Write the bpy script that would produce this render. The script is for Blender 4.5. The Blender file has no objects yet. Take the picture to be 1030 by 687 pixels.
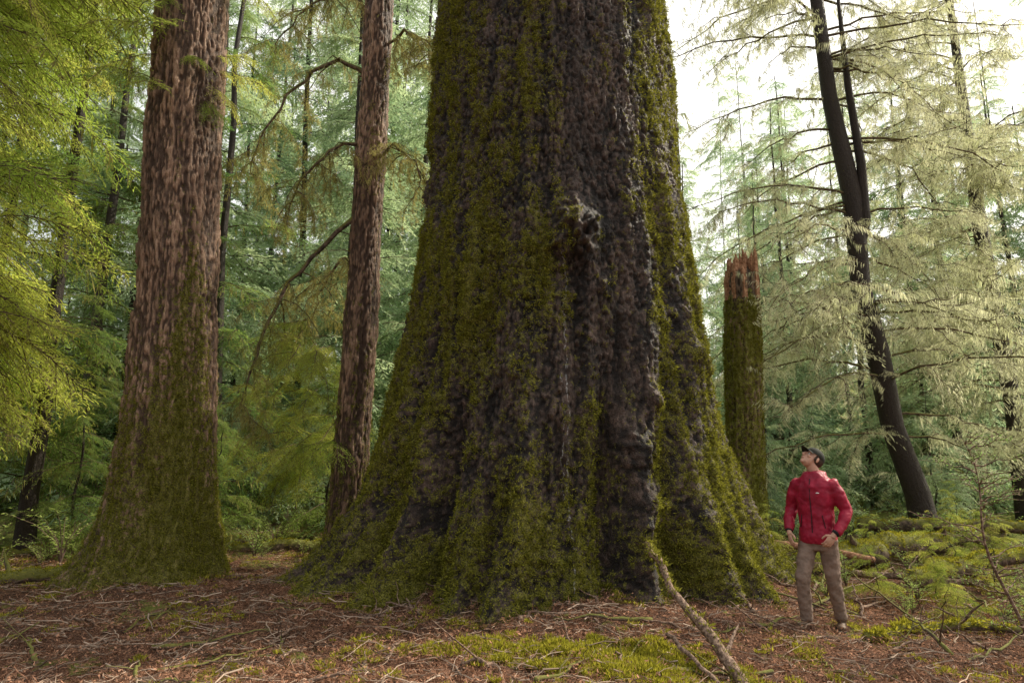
import bpy, math, numpy as np, random, time
from mathutils import Matrix, Vector
T0=time.time()
random.seed(7); RNG=np.random.default_rng(11)
scene=bpy.context.scene
rad=math.radians
SUN_AZ=66; SUN_EL=43

# ------------------------------------------------------------ noise
_p=RNG.permutation(256); PERM=np.concatenate([_p,_p,_p])
_g=RNG.normal(size=(256,3)); GR=_g/np.linalg.norm(_g,axis=1)[:,None]
RV=RNG.random((256,3))
def _h(ix,iy,iz): return PERM[(PERM[(PERM[ix&255]+iy)&255]+iz)&255]
def pn(x,y,z):
    x=np.asarray(x,float);y=np.asarray(y,float)+0*x;z=np.asarray(z,float)+0*x
    xi=np.floor(x).astype(int);yi=np.floor(y).astype(int);zi=np.floor(z).astype(int)
    xf=x-xi;yf=y-yi;zf=z-zi
    u=xf*xf*xf*(xf*(xf*6-15)+10);v=yf*yf*yf*(yf*(yf*6-15)+10);w=zf*zf*zf*(zf*(zf*6-15)+10)
    def g(a,b,c):
        G=GR[_h(xi+a,yi+b,zi+c)]
        return G[...,0]*(xf-a)+G[...,1]*(yf-b)+G[...,2]*(zf-c)
    x00=g(0,0,0)*(1-u)+g(1,0,0)*u; x10=g(0,1,0)*(1-u)+g(1,1,0)*u
    x01=g(0,0,1)*(1-u)+g(1,0,1)*u; x11=g(0,1,1)*(1-u)+g(1,1,1)*u
    return 1.5*((x00*(1-v)+x10*v)*(1-w)+(x01*(1-v)+x11*v)*w)
def fbm(x,y,z,o=4):
    s=0;a=1
    for i in range(o): s=s+a*pn(x*2**i+i*7.3,y*2**i,z*2**i+i*3.1); a*=.5
    return s
def cell(x,y,z):
    xi=np.floor(x).astype(int);yi=np.floor(y).astype(int);zi=np.floor(z).astype(int)
    f1=np.full(x.shape,9.);f2=np.full(x.shape,9.);rv=np.zeros(x.shape)
    for a in (-1,0,1):
        for b in (-1,0,1):
            for c in (-1,0,1):
                h=_h(xi+a,yi+b,zi+c);R=RV[h]
                d=np.sqrt((xi+a+R[...,0]-x)**2+(yi+b+R[...,1]-y)**2+(zi+c+R[...,2]-z)**2)
                m=d<f1
                f2=np.where(m,f1,np.minimum(f2,d)); f1=np.where(m,d,f1); rv=np.where(m,R[...,0],rv)
    return f1,f2,rv
def sst(a,b,x):
    t=np.clip((x-a)/(b-a),0,1); return t*t*(3-2*t)

# ------------------------------------------------------------ mesh helpers
def mk_mesh(name,V,F,mats=(),mi=None,smooth=True,attrs=None,val=True):
    V=np.asarray(V,float);F=np.asarray(F,int)
    me=bpy.data.meshes.new(name); k=F.shape[1]
    me.vertices.add(len(V)); me.vertices.foreach_set('co',V.ravel())
    me.loops.add(F.size); me.loops.foreach_set('vertex_index',F.ravel().astype(np.int32))
    me.polygons.add(len(F)); me.polygons.foreach_set('loop_start',(np.arange(len(F))*k).astype(np.int32))
    me.polygons.foreach_set('loop_total',np.full(len(F),k,np.int32))
    if mi is not None: me.polygons.foreach_set('material_index',np.asarray(mi,np.int32))
    me.polygons.foreach_set('use_smooth',np.full(len(F),smooth))
    for m in mats: me.materials.append(m)
    if attrs:
        for n,a in attrs.items():
            at=me.attributes.new(n,'FLOAT','POINT'); at.data.foreach_set('value',np.asarray(a,np.float32))
    me.update(calc_edges=True)
    if val: me.validate()
    return me
def obj(name,me,parent=None,link=True):
    o=bpy.data.objects.new(name,me)
    if link: scene.collection.objects.link(o)
    if parent: o.parent=parent
    return o
def empty(name,loc=(0,0,0)):
    e=bpy.data.objects.new(name,None); e.location=loc; e.empty_display_size=.3
    scene.collection.objects.link(e); return e
class Geo:
    def __init__(s): s.V=[];s.F=[];s.M=[];s.n=0
    def add(s,V,F,m=0):
        V=np.asarray(V,float);F=np.asarray(F,int)
        s.V.append(V);s.F.append(F+s.n);s.M.append(np.full(len(F),m));s.n+=len(V)
    def mesh(s,name,mats,smooth=True,attrs=None):
        return mk_mesh(name,np.concatenate(s.V),np.concatenate(s.F),mats,np.concatenate(s.M),smooth,attrs)
def ringF(K,n):
    i=np.arange(K-1)[:,None];j=np.arange(n)[None,:];j2=(j+1)%n
    return np.stack([i*n+j,i*n+j2,(i+1)*n+j2,(i+1)*n+j],-1).reshape(-1,4)
def tube(P,r,n=8,cap=True,ph=0.):
    P=np.asarray(P,float);r=np.full(len(P),r) if np.isscalar(r) else np.asarray(r,float)
    if cap:
        d0=P[0]-P[1];d0/=np.linalg.norm(d0)+1e-9;d1=P[-1]-P[-2];d1/=np.linalg.norm(d1)+1e-9
        P=np.vstack([P[0]+d0*r[0]*.5,P[0]+d0*r[0]*.35,P,P[-1]+d1*r[-1]*.35,P[-1]+d1*r[-1]*.5]); r=np.concatenate([[1e-4,r[0]*.7],r,[r[-1]*.7,1e-4]])
    K=len(P);T=np.gradient(P,axis=0);T/=np.linalg.norm(T,axis=1)[:,None]+1e-9
    u=np.cross(T[0],[0.3,.1,1.]); 
    if np.linalg.norm(u)<.1:u=np.cross(T[0],[1,0,0])
    a=np.arange(n)*2*math.pi/n+ph;V=[]
    for i in range(K):
        u=u-T[i]*np.dot(u,T[i]);u/=np.linalg.norm(u)+1e-9;w=np.cross(T[i],u)
        V.append(P[i]+r[i]*(np.cos(a)[:,None]*u+np.sin(a)[:,None]*w))
    return np.concatenate(V),ringF(K,n)
def ell(c,r,n=16,m=10,R=None):
    ph=np.linspace(1e-3,math.pi-1e-3,m);a=np.arange(n)*2*math.pi/n
    V=np.stack([np.sin(ph)[:,None]*np.cos(a),np.sin(ph)[:,None]*np.sin(a),-np.cos(ph)[:,None]+0*a],-1).reshape(-1,3)*np.array(r)
    if R is not None: V=V@R.T
    return V+np.array(c),ringF(m,n)
def loft(rings,n=24,p=2.3):
    a=np.arange(n)*2*math.pi/n;ca,sa=np.cos(a),np.sin(a)
    ca=np.sign(ca)*abs(ca)**(2/p);sa=np.sign(sa)*abs(sa)**(2/p)
    R=[rings[0][:3]+(1e-4,1e-4)]+list(rings)+[rings[-1][:3]+(1e-4,1e-4)]
    V=np.concatenate([np.stack([c[0]+c[3]*ca,c[1]+c[4]*sa,np.full(n,c[2])],-1) for c in R])
    return V,ringF(len(R),n)
def Rz(a): c,s=math.cos(a),math.sin(a);return np.array([[c,-s,0],[s,c,0],[0,0,1.]])
def Rx(a): c,s=math.cos(a),math.sin(a);return np.array([[1.,0,0],[0,c,-s],[0,s,c]])
def Ry(a): c,s=math.cos(a),math.sin(a);return np.array([[c,0,s],[0,1.,0],[-s,0,c]])

# ------------------------------------------------------------ materials
def newmat(name):
    m=bpy.data.materials.new(name);m.use_nodes=True;nt=m.node_tree;nt.nodes.clear()
    return m,nt
def nd(nt,t,ins=None,**kw):
    n=nt.nodes.new(t)
    for k,v in kw.items(): setattr(n,k,v)
    if ins:
        for k,v in ins.items():
            if isinstance(v,bpy.types.NodeSocket): nt.links.new(v,n.inputs[k])
            else: n.inputs[k].default_value=v
    return n
def c4(c): return (c[0],c[1],c[2],1)
def mixc(nt,f,a,b,bt='MIX'):
    n=nt.nodes.new('ShaderNodeMix');n.data_type='RGBA';n.blend_type=bt
    for s,v in ((n.inputs[0],f),(n.inputs[6],a),(n.inputs[7],b)):
        if isinstance(v,bpy.types.NodeSocket): nt.links.new(v,s)
        elif isinstance(v,tuple): s.default_value=c4(v)
        else: s.default_value=v
    return n.outputs[2]
def math_(nt,op,a,b=0.,c=0.):
    n=nt.nodes.new('ShaderNodeMath');n.operation=op
    for i,v in enumerate((a,b,c)):
        if isinstance(v,bpy.types.NodeSocket): nt.links.new(v,n.inputs[i])
        else: n.inputs[i].default_value=v
    return n.outputs[0]
def mr(nt,v,a,b,c=0.,d=1.):
    return nd(nt,'ShaderNodeMapRange',{0:v,1:a,2:b,3:c,4:d},interpolation_type='SMOOTHSTEP').outputs[0]
def noise(nt,vec,sc,det=4,rough=.55):
    return nd(nt,'ShaderNodeTexNoise',{'Vector':vec,'Scale':sc,'Detail':det,'Roughness':rough}).outputs[0]
def finish(nt,col,rough=.9,bump=None,bs=.5,bd=.02,spec=.3):
    p=nd(nt,'ShaderNodeBsdfPrincipled',{'Base Color':col if not isinstance(col,tuple) else c4(col),'Roughness':rough})
    p.inputs['Specular IOR Level'].default_value=spec
    if bump is not None:
        b=nd(nt,'ShaderNodeBump',{'Height':bump,'Strength':bs,'Distance':bd});nt.links.new(b.outputs[0],p.inputs['Normal'])
    o=nd(nt,'ShaderNodeOutputMaterial');nt.links.new(p.outputs[0],o.inputs[0]);return p
def leaf_mat(name,a,b,tr=.5,trc=1.25,island=False):
    m,nt=newmat(name)
    r=nd(nt,'ShaderNodeNewGeometry').outputs['Random Per Island'] if island else nd(nt,'ShaderNodeObjectInfo').outputs['Random']
    col=mixc(nt,r,a,b)
    d=nd(nt,'ShaderNodeBsdfDiffuse',{0:col}); 
    tt=lambda c:tuple(min(.9,v*trc*(.85 if i==2 else 1)) for i,v in enumerate(c))
    col2=mixc(nt,r,tt(a),tt(b))
    t=nd(nt,'ShaderNodeBsdfTranslucent',{0:col2})
    mx=nd(nt,'ShaderNodeMixShader',{0:tr,1:d.outputs[0],2:t.outputs[0]})
    o=nd(nt,'ShaderNodeOutputMaterial');nt.links.new(mx.outputs[0],o.inputs[0]);return m
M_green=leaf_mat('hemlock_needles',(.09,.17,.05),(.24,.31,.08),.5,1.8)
M_yel=leaf_mat('sun_tinted_hemlock_needles',(.21,.29,.05),(.46,.47,.11),.55,1.85)  # yellower, lighter hemlock needles: sun glow put into the colour
M_far=leaf_mat('haze_tinted_spruce_needles',(.24,.34,.22),(.44,.52,.33),.5,1.6)  # needle colour paled to stand in for distance haze
M_beard=leaf_mat('hanging_moss',(.48,.50,.32),(.74,.72,.52),.55,1.4)  # pale moss, colour lightened further to paint in a backlit look
M_olive=leaf_mat('olive_moss',(.22,.21,.07),(.46,.41,.17),.45,1.6)
M_moss=leaf_mat('moss_leaf',(.06,.065,.011),(.36,.35,.055),.35,1.3,True)
M_mossy=leaf_mat('bright_ground_moss',(.12,.12,.015),(.50,.46,.06),.4,1.3,True)
M_shrub=leaf_mat('shrub_leaf',(.18,.28,.09),(.38,.46,.15),.5,1.7)
M_dead=leaf_mat('dead_needles',(.06,.026,.016),(.48,.26,.165),.15,1.,True)
def wood_mat(name,a,b,sc=30,mossamt=0.):
    m,nt=newmat(name);ge=nd(nt,'ShaderNodeNewGeometry');P=ge.outputs['Position']
    n1=noise(nt,P,sc,3)
    col=mixc(nt,mr(nt,n1,.3,.7),a,b)
    if mossamt>0:
        n2=noise(nt,P,3.,2)
        nz=nd(nt,'ShaderNodeSeparateXYZ',{0:ge.outputs['Normal']}).outputs[2]
        f=mr(nt,math_(nt,'ADD',math_(nt,'MULTIPLY',nz,.35),n2),.75-mossamt*.5,.95-mossamt*.5)
        col=mixc(nt,f,col,mixc(nt,n1,(.06,.065,.015),(.22,.21,.05)))
    finish(nt,col,.9,n1,.8,.02);return m
def plain_mat(name,c):
    m,nt=newmat(name);oi=nd(nt,'ShaderNodeObjectInfo')
    col=mixc(nt,oi.outputs['Random'],c,tuple(v*1.5 for v in c));d=nd(nt,'ShaderNodeBsdfDiffuse',{0:col})
    o=nd(nt,'ShaderNodeOutputMaterial');nt.links.new(d.outputs[0],o.inputs[0]);return m
M_twig=plain_mat('twig_bark',(.10,.07,.055))
M_ltwig=leaf_mat('fallen_twig',(.06,.038,.028),(.50,.38,.29),.0,1.,True)
M_log=wood_mat('log_bark',(.055,.04,.03),(.19,.135,.095),18,.6)
M_stick=wood_mat('weathered_stick',(.075,.045,.032),(.32,.22,.16),40)
M_wood=wood_mat('broken_red_wood',(.22,.10,.05),(.46,.26,.15),25)
def bark_mat(name,dark,mid,light,zs=.35,plate=7.,resin=False,mossc=((.05,.05,.011),(.25,.235,.045)),cavk=.9):
    m,nt=newmat(name);tc=nd(nt,'ShaderNodeNewGeometry').outputs['Position']
    mp=nd(nt,'ShaderNodeMapping',{'Vector':tc,'Scale':(1,1,zs)}).outputs[0]
    wv=noise(nt,mp,3.,2)
    n1=noise(nt,mp,plate*4,4,.7);n2=noise(nt,tc,60.,2)
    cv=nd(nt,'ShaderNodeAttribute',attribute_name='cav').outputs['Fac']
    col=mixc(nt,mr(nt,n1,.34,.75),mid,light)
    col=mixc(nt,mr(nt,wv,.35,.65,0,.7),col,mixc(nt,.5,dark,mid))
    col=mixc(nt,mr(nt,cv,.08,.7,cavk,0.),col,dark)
    ms=nd(nt,'ShaderNodeAttribute',attribute_name='moss').outputs['Fac']
    n3=noise(nt,tc,16.,4,.75)
    mf=mr(nt,math_(nt,'ADD',ms,math_(nt,'MULTIPLY',math_(nt,'SUBTRACT',n3,.5),3.)),.42,.72)
    mc=mixc(nt,mr(nt,n2,.3,.7),mossc[0],mossc[1])
    col=mixc(nt,math_(nt,'MULTIPLY',mf,.92),col,mc)
    if resin:
        s=nd(nt,'ShaderNodeSeparateXYZ',{0:tc})
        wob=math_(nt,'ADD',math_(nt,'MULTIPLY',math_(nt,'SUBTRACT',noise(nt,tc,1.6,3,.7),.5),.26),math_(nt,'MULTIPLY',math_(nt,'SUBTRACT',n3,.5),.05))
        nn=mr(nt,noise(nt,tc,14.,3,.8),.46,.60);tot=None
        for x0,w,zl,zh in ((.60,.010,.3,4.1),(.54,.006,1.2,2.6)):
            d=math_(nt,'ABSOLUTE',math_(nt,'SUBTRACT',math_(nt,'ADD',s.outputs[0],wob),x0))
            f=math_(nt,'MULTIPLY',mr(nt,d,w*.3,w,1,0),nn)
            f=math_(nt,'MULTIPLY',f,math_(nt,'MULTIPLY',math_(nt,'LESS_THAN',s.outputs[1],9.),math_(nt,'MULTIPLY',math_(nt,'GREATER_THAN',s.outputs[2],zl),math_(nt,'LESS_THAN',s.outputs[2],zh))))
            tot=f if tot is None else math_(nt,'MAXIMUM',tot,f)
        col=mixc(nt,math_(nt,'MULTIPLY',tot,.6),col,(.55,.55,.55))
    bh=math_(nt,'ADD',n1,math_(nt,'MULTIPLY',n2,.5))
    p=finish(nt,col,.75,bh,1.,.035,.3)
    nt.links.new(mr(nt,mf,0,1,.55,.95),p.inputs['Roughness'])
    return m
M_bigbark=bark_mat('sitka_spruce_bark',(.009,.007,.006),(.052,.034,.027),(.20,.137,.108),.5,8.,True,((.05,.05,.011),(.25,.235,.045)),.95)
M_redbark=bark_mat('hemlock_bark',(.035,.019,.013),(.26,.15,.095),(.58,.39,.27),.16,9.,False,((.05,.05,.011),(.24,.225,.045)),.85)
M_snag=bark_mat('snag_bark',(.04,.025,.015),(.20,.13,.08),(.36,.24,.15),.3,8.,False,((.12,.13,.03),(.36,.36,.07)))
M_dark=bark_mat('dark_spruce_bark',(.025,.018,.014),(.11,.078,.06),(.25,.19,.15),.4,9.)

# ground
def ground_mat():
    m,nt=newmat('forest_floor_litter');ge=nd(nt,'ShaderNodeNewGeometry');P=ge.outputs['Position']
    n1=noise(nt,P,45.,4,.7);n2=noise(nt,P,7.,3);n3=noise(nt,P,1.1,3);n4=noise(nt,P,140.,1)
    col=mixc(nt,mr(nt,n1,.35,.68),(.04,.02,.013),(.29,.15,.095))
    col=mixc(nt,mr(nt,n2,.4,.62,0,.8),col,(.075,.037,.025))
    col=mixc(nt,mr(nt,n4,.62,.72),col,(.45,.31,.22))
    s=nd(nt,'ShaderNodeSeparateXYZ',{0:P})
    far=mr(nt,s.outputs[1],8.5,15.,0.,.26)
    f=mr(nt,math_(nt,'ADD',math_(nt,'ADD',n3,far),math_(nt,'MULTIPLY',math_(nt,'SUBTRACT',n2,.5),.7)),.58,.70)
    col=mixc(nt,f,col,mixc(nt,n1,(.06,.07,.018),(.30,.31,.07)))
    finish(nt,col,.95,math_(nt,'ADD',n1,n2),1.,.05,.15);return m
M_ground=ground_mat()

# ------------------------------------------------------------ terrain
def gh(x,y):
    x=np.asarray(x,float);y=np.asarray(y,float)
    d=np.sqrt((x-.4)**2+(y-9.2)**2);r=np.sqrt(x*x+y*y)
    h=.46*np.exp(-(d/2.7)**2)-.03
    h=h+.15*np.exp(-(((x+4.9)**2+(y-9.4)**2)/1.5))
    h=h+.10*pn(x*.45,y*.45,3.3)+.07*pn(x*1.7,y*1.7,1.)+.05*pn(x*5,y*5,2.)
    h=h+sst(13,40,r)*(1.1*pn(x*.09,y*.09,5.)+.5)+sst(35,140,r)*16
    h=h-.10*sst(3.2,6.,x)*sst(10,7,y)
    return h
def build_ground():
    n=560;t=np.linspace(-1,1,n)
    X=np.sinh(t*5.)/np.sinh(5.)*320;Y=X+8.
    gx,gy=np.meshgrid(X,Y);r=np.hypot(gx,gy-8)
    z=gh(gx,gy)+.016*pn(gx*14,gy*14,1.)*(r<25)
    V=np.stack([gx,gy,z],-1).reshape(-1,3)
    i=np.arange(n-1)[:,None];j=np.arange(n-1)[None,:]
    F=np.stack([i*n+j,i*n+j+1,(i+1)*n+j+1,(i+1)*n+j],-1).reshape(-1,4)
    obj('ground',mk_mesh('ground',V,F,[M_ground]))
build_ground()

# ------------------------------------------------------------ GN instancing (boughs) and baking (small pieces)
def make_coll(name,meshes):
    c=bpy.data.collections.new(name)
    for i,me in enumerate(meshes):
        o=bpy.data.objects.new(f'{name}_{i:02d}',me);c.objects.link(o)
    return c
GNC={}
def gn_group(coll):
    if coll.name in GNC:return GNC[coll.name]
    g=bpy.data.node_groups.new('inst_'+coll.name,'GeometryNodeTree')
    g.interface.new_socket('Geometry',in_out='INPUT',socket_type='NodeSocketGeometry')
    g.interface.new_socket('Geometry',in_out='OUTPUT',socket_type='NodeSocketGeometry')
    N=g.nodes;L=g.links
    gi=N.new('NodeGroupInput');go=N.new('NodeGroupOutput')
    ci=N.new('GeometryNodeCollectionInfo');ci.inputs['Collection'].default_value=coll
    ci.inputs['Separate Children'].default_value=True;ci.inputs['Reset Children'].default_value=True
    ip=N.new('GeometryNodeInstanceOnPoints');ip.inputs['Pick Instance'].default_value=True
    def at(n,t):
        a=N.new('GeometryNodeInputNamedAttribute');a.data_type=t;a.inputs['Name'].default_value=n
        return [s for s in a.outputs if s.enabled and s.name=='Attribute'][0]
    e=N.new('FunctionNodeEulerToRotation')
    L.new(at('rot','FLOAT_VECTOR'),e.inputs[0]);L.new(e.outputs[0],ip.inputs['Rotation'])
    L.new(at('scl','FLOAT'),ip.inputs['Scale']);L.new(at('idx','INT'),ip.inputs['Instance Index'])
    L.new(gi.outputs[0],ip.inputs['Points']);L.new(ci.outputs[0],ip.inputs['Instance'])
    L.new(ip.outputs[0],go.inputs[0]);GNC[coll.name]=g;return g
def instancer(name,P,R,S,coll,parent=None,I=None):
    P=np.asarray(P,float);R=np.asarray(R,float);S=np.asarray(S,float);n=len(P)
    if I is None:I=RNG.integers(0,len(coll.objects),n)
    me=bpy.data.meshes.new(name);me.vertices.add(n);me.vertices.foreach_set('co',P.ravel())
    eu=np.stack([np.arctan2(R[:,2,1],R[:,2,2]),-np.arcsin(np.clip(R[:,2,0],-1,1)),np.arctan2(R[:,1,0],R[:,0,0])],-1)
    a=me.attributes.new('rot','FLOAT_VECTOR','POINT');a.data.foreach_set('vector',eu.astype(np.float32).ravel())
    a=me.attributes.new('scl','FLOAT','POINT');a.data.foreach_set('value',S.astype(np.float32))
    a=me.attributes.new('idx','INT','POINT');a.data.foreach_set('value',np.asarray(I,np.int32))
    o=obj(name,me,parent);m=o.modifiers.new('instances','NODES');m.node_group=gn_group(coll);return o
def baked(name,P,R,S,src,mat,parent=None):
    """one real mesh made of many small pieces; src = list of (V,F)"""
    P=np.asarray(P,float);S=np.asarray(S,float);I=RNG.integers(0,len(src),len(P));Vs=[];Fs=[];o=0
    for k,(V,F) in enumerate(src):
        s=I==k;n=s.sum()
        if n==0:continue
        W=np.einsum('nij,vj->nvi',R[s],V)*S[s][:,None,None]+P[s][:,None,:]
        Fs.append((F[None]+(np.arange(n)*len(V))[:,None,None]).reshape(-1,4)+o);Vs.append(W.reshape(-1,3));o+=n*len(V)
    return obj(name,mk_mesh(name,np.concatenate(Vs),np.concatenate(Fs),[mat],None,False,None,False),parent)
def frames(nrm,spin):
    n=nrm/(np.linalg.norm(nrm,axis=1)[:,None]+1e-9)
    h=np.stack([np.cos(spin),np.sin(spin),0*spin+.01],-1)
    x=np.cross(h,n);x/=np.linalg.norm(x,axis=1)[:,None]+1e-9;y=np.cross(n,x)
    return np.stack([x,y,n],-1)

# ------------------------------------------------------------ foliage sources
def diamonds(C,D,Nn,L,W):
    C=np.array(C);D=np.array(D);Nn=np.array(Nn);L=np.array(L)[:,None];W=np.array(W)[:,None]
    D=D/(np.linalg.norm(D,axis=1)[:,None]+1e-9)
    S=np.cross(D,Nn);S/=np.linalg.norm(S,axis=1)[:,None]+1e-9
    V=np.stack([C,C+D*L*.45+S*W*.5,C+D*L,C+D*L*.45-S*W*.5],1).reshape(-1,3)
    return V,np.arange(len(C)*4).reshape(-1,4)
def gen_bough(seed,L=1.6,Wd=.42,n2=17,droop=.35,leaf=.055,lw=.015,hang=.3,beard=0,leafp=1.,wild=0.,blen=1.):
    r=random.Random(seed);C=[];D=[];N=[];LL=[];WW=[];g=Geo()
    bend=r.uniform(-.15,.15)
    st=lambda t:np.array([L*t*(1-.12*t),bend*L*t*t+wild*.06*math.sin(t*9+seed),L*(.10*t-droop*t*t)+wild*.04*math.sin(t*13)])
    g.add(*tube([st(t) for t in np.linspace(0,1,8)],np.linspace(.011,.002,8)*L/1.6,4,False),1)
    bC=[];bD=[];bL=[];bW=[]
    for i in range(n2):
        t=.06+.92*(i+r.uniform(-.3-wild*.5,.3+wild*.5))/n2
        t=min(max(t,.02),.99)
        for s in (-1,1):
            if r.random()<.12+wild*.25:continue
            l2=Wd*L*(max(0,1-t)**.65)*min(1,t*3+.3)*r.uniform(.6-wild*.4,1.15+wild*.3)+.06
            a=math.radians(r.uniform(38-wild*25,68+wild*25))*s;b=st(min(t,1));el=r.uniform(-.35-wild*.5,.1+wild*.3)
            d=np.array([math.cos(a),math.sin(a),el]);q=lambda u:b+d*u*l2+np.array([0.08*u*u*l2,0,-hang*u*u*l2*1.4])
            g.add(*tube([q(0),q(.5),q(1)],[.004,.003,.001],3,False),1)
            m=max(2,int(l2/.05))
            for j in range(m):
                u=(j+.5)/m;p=q(u)
                if beard and r.random()<beard:
                    for _ in range(2):
                        bC.append(p+np.array([r.uniform(-.02,.02),r.uniform(-.02,.02),0]));bD.append([r.uniform(-.12,.12),r.uniform(-.12,.12),-1]);bL.append(r.uniform(.04,.2)*blen);bW.append(r.uniform(.006,.020))
                if r.random()>leafp:continue
                for s2 in (-1,1):
                    l3=(.15*(1-u)+.045)*r.uniform(.6,1.2)
                    a2=a+s2*math.radians(r.uniform(35,60));d3=np.array([math.cos(a2),math.sin(a2),el-hang*u*1.2+r.uniform(-.35,.15)])
                    k=max(1,int(l3/(leaf*.62)))
                    for w in range(k):
                        pp=p+d3*(w*leaf*.6)
                        dd=d3+np.array([r.uniform(-.5,.5),r.uniform(-.5,.5),r.uniform(-.3,.2)])
                        C.append(pp);D.append(dd);N.append([r.uniform(-.4,.4),r.uniform(-.4,.4),1]);LL.append(leaf*r.uniform(.7,1.3));WW.append(lw*r.uniform(.7,1.3))
    if beard:
        for i in range(int(60*beard)+10):
            t=r.random();p=st(t)
            bC.append(p);bD.append([r.uniform(-.12,.12),r.uniform(-.12,.12),-1]);bL.append(r.uniform(.05,.28)*blen);bW.append(r.uniform(.008,.024))
        g.add(*diamonds(bC,bD,[[random.uniform(-1,1),random.uniform(-1,1),0] for _ in bC],bL,bW),2)
    if C:g.add(*diamonds(C,D,N,LL,WW),0)
    return g
def bough_coll(name,specs,leafm,beardm):
    ms=[]
    for i,s in enumerate(specs):
        g=gen_bough(**s);ms.append(g.mesh(f'{name}_bough_{i}',[leafm,M_twig,beardm],False))
    return make_coll(name,ms)
C_green=bough_coll('green_boughs',[dict(seed=1,beard=.05,wild=.3,n2=14),dict(seed=2,droop=.5,hang=.5,beard=.1,n2=14,wild=.3),dict(seed=3,Wd=.5,droop=.25,n2=14,wild=.3)],M_green,M_olive)
C_yel=bough_coll('sun_tinted_boughs',[dict(seed=11,Wd=.5,leaf=.045,lw=.011,wild=.25),dict(seed=12,droop=.45,hang=.4,beard=.08,leaf=.045,lw=.011,wild=.3),dict(seed=13,Wd=.38,droop=.3,leaf=.045,lw=.011,wild=.3)],M_yel,M_olive)
FB=dict(n2=9,leaf=.105,lw=.036,wild=.35)
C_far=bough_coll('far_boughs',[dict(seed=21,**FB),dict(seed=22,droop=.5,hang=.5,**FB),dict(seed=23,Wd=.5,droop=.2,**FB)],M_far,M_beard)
C_moss=bough_coll('mossy_boughs',[dict(seed=31,beard=.8,leafp=.3,n2=8,leaf=.04,lw=.012,wild=1.,hang=.2),dict(seed=32,beard=.9,leafp=.15,n2=7,droop=.25,wild=1.,Wd=.5),dict(seed=33,beard=.6,leafp=.55,n2=9,droop=.4,hang=.4,wild=.9,leaf=.04,lw=.012),dict(seed=34,beard=.9,leafp=.2,n2=6,droop=.15,wild=1.2,Wd=.55,blen=1.3)],M_beard,M_beard)
C_olive=bough_coll('olive_boughs',[dict(seed=41,beard=.9,leafp=.3,n2=9,droop=.5,wild=.8),dict(seed=42,beard=.8,leafp=.6,n2=10,hang=.6,droop=.6,wild=.7)],M_olive,M_olive)
def tuft(seed,n,L,W,up,spread=.02):
    r=random.Random(seed);C=[];D=[];N=[];l=[];w=[]
    for _ in range(n):
        a=r.uniform(0,6.28);q=r.random()**.5*spread
        C.append([math.cos(a)*q,math.sin(a)*q,-.004]);D.append([math.cos(a)*r.uniform(0,1.2),math.sin(a)*r.uniform(0,1.2),up*r.uniform(.5,1.3)])
        N.append([r.uniform(-1,1),r.uniform(-1,1),.3]);l.append(L*r.uniform(.5,1.3));w.append(W*r.uniform(.6,1.4))
    return diamonds(C,D,N,l,w)
S_tuft=[tuft(i,18,.034,.009,.6,.032) for i in range(4)]
S_gmoss=[tuft(10+i,26,.045,.010,.8,.045) for i in range(4)]
def litter_src(seed,kind):
    r=random.Random(seed);g=Geo()
    if kind=='twig':
        L=r.uniform(.10,.5);pts=[np.array([L*(t-.5),r.uniform(-.02,.02),.008+r.uniform(0,.02)]) for t in np.linspace(0,1,6)]
        g.add(*tube(pts,np.linspace(.006,.002,6),4,False),0)
        for _ in range(r.randint(0,4)):
            p=pts[r.randint(1,4)];q=p+np.array([r.uniform(.03,.12),r.uniform(-.1,.1),r.uniform(0,.03)])
            g.add(*tube([p,(p+q)/2+.004,q],[.003,.002,.001],3,False),0)
        return np.concatenate(g.V),np.concatenate(g.F)
    C=[];D=[];N=[];l=[];w=[]
    for _ in range(30):
        nar=r.random()<.75
        C.append([r.uniform(-.13,.13),r.uniform(-.13,.13),r.uniform(.002,.02)]);D.append([r.uniform(-1,1),r.uniform(-1,1),r.uniform(-.1,.45)])
        N.append([r.uniform(-.7,.7),r.uniform(-.7,.7),1]);l.append(r.uniform(.02,.08) if nar else r.uniform(.015,.04));w.append(r.uniform(.002,.007) if nar else r.uniform(.010,.022))
    return diamonds(C,D,N,l,w)
def shrub_mesh(seed,H=.6,mat=None,n=12,lf=.04):
    r=random.Random(seed);g=Geo();C=[];D=[];N=[];l=[];w=[]
    for _ in range(n):
        a=r.uniform(0,6.28);h=H*r.uniform(.5,1.1);o=h*r.uniform(.3,.9)
        q=lambda t:np.array([math.cos(a)*o*t*t,math.sin(a)*o*t*t,h*(t-.25*t*t)])
        g.add(*tube([q(0),q(.35),q(.7),q(1)],[.005,.004,.003,.001],4,False),1)
        for j in range(22):
            t=r.uniform(.25,1);aa=a+r.choice((-1,1))*r.uniform(.6,1.5)
            C.append(q(t));D.append([math.cos(aa),math.sin(aa),r.uniform(-.3,.4)]);N.append([r.uniform(-.4,.4),r.uniform(-.4,.4),1]);l.append(lf*r.uniform(.7,1.6));w.append(lf*.4*r.uniform(.7,1.4))
    g.add(*diamonds(C,D,N,l,w),0);return g.mesh('shrub',[mat or M_shrub,M_twig],False)
C_shrub=make_coll('shrub_plants',[shrub_mesh(i) for i in range(4)])

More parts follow.
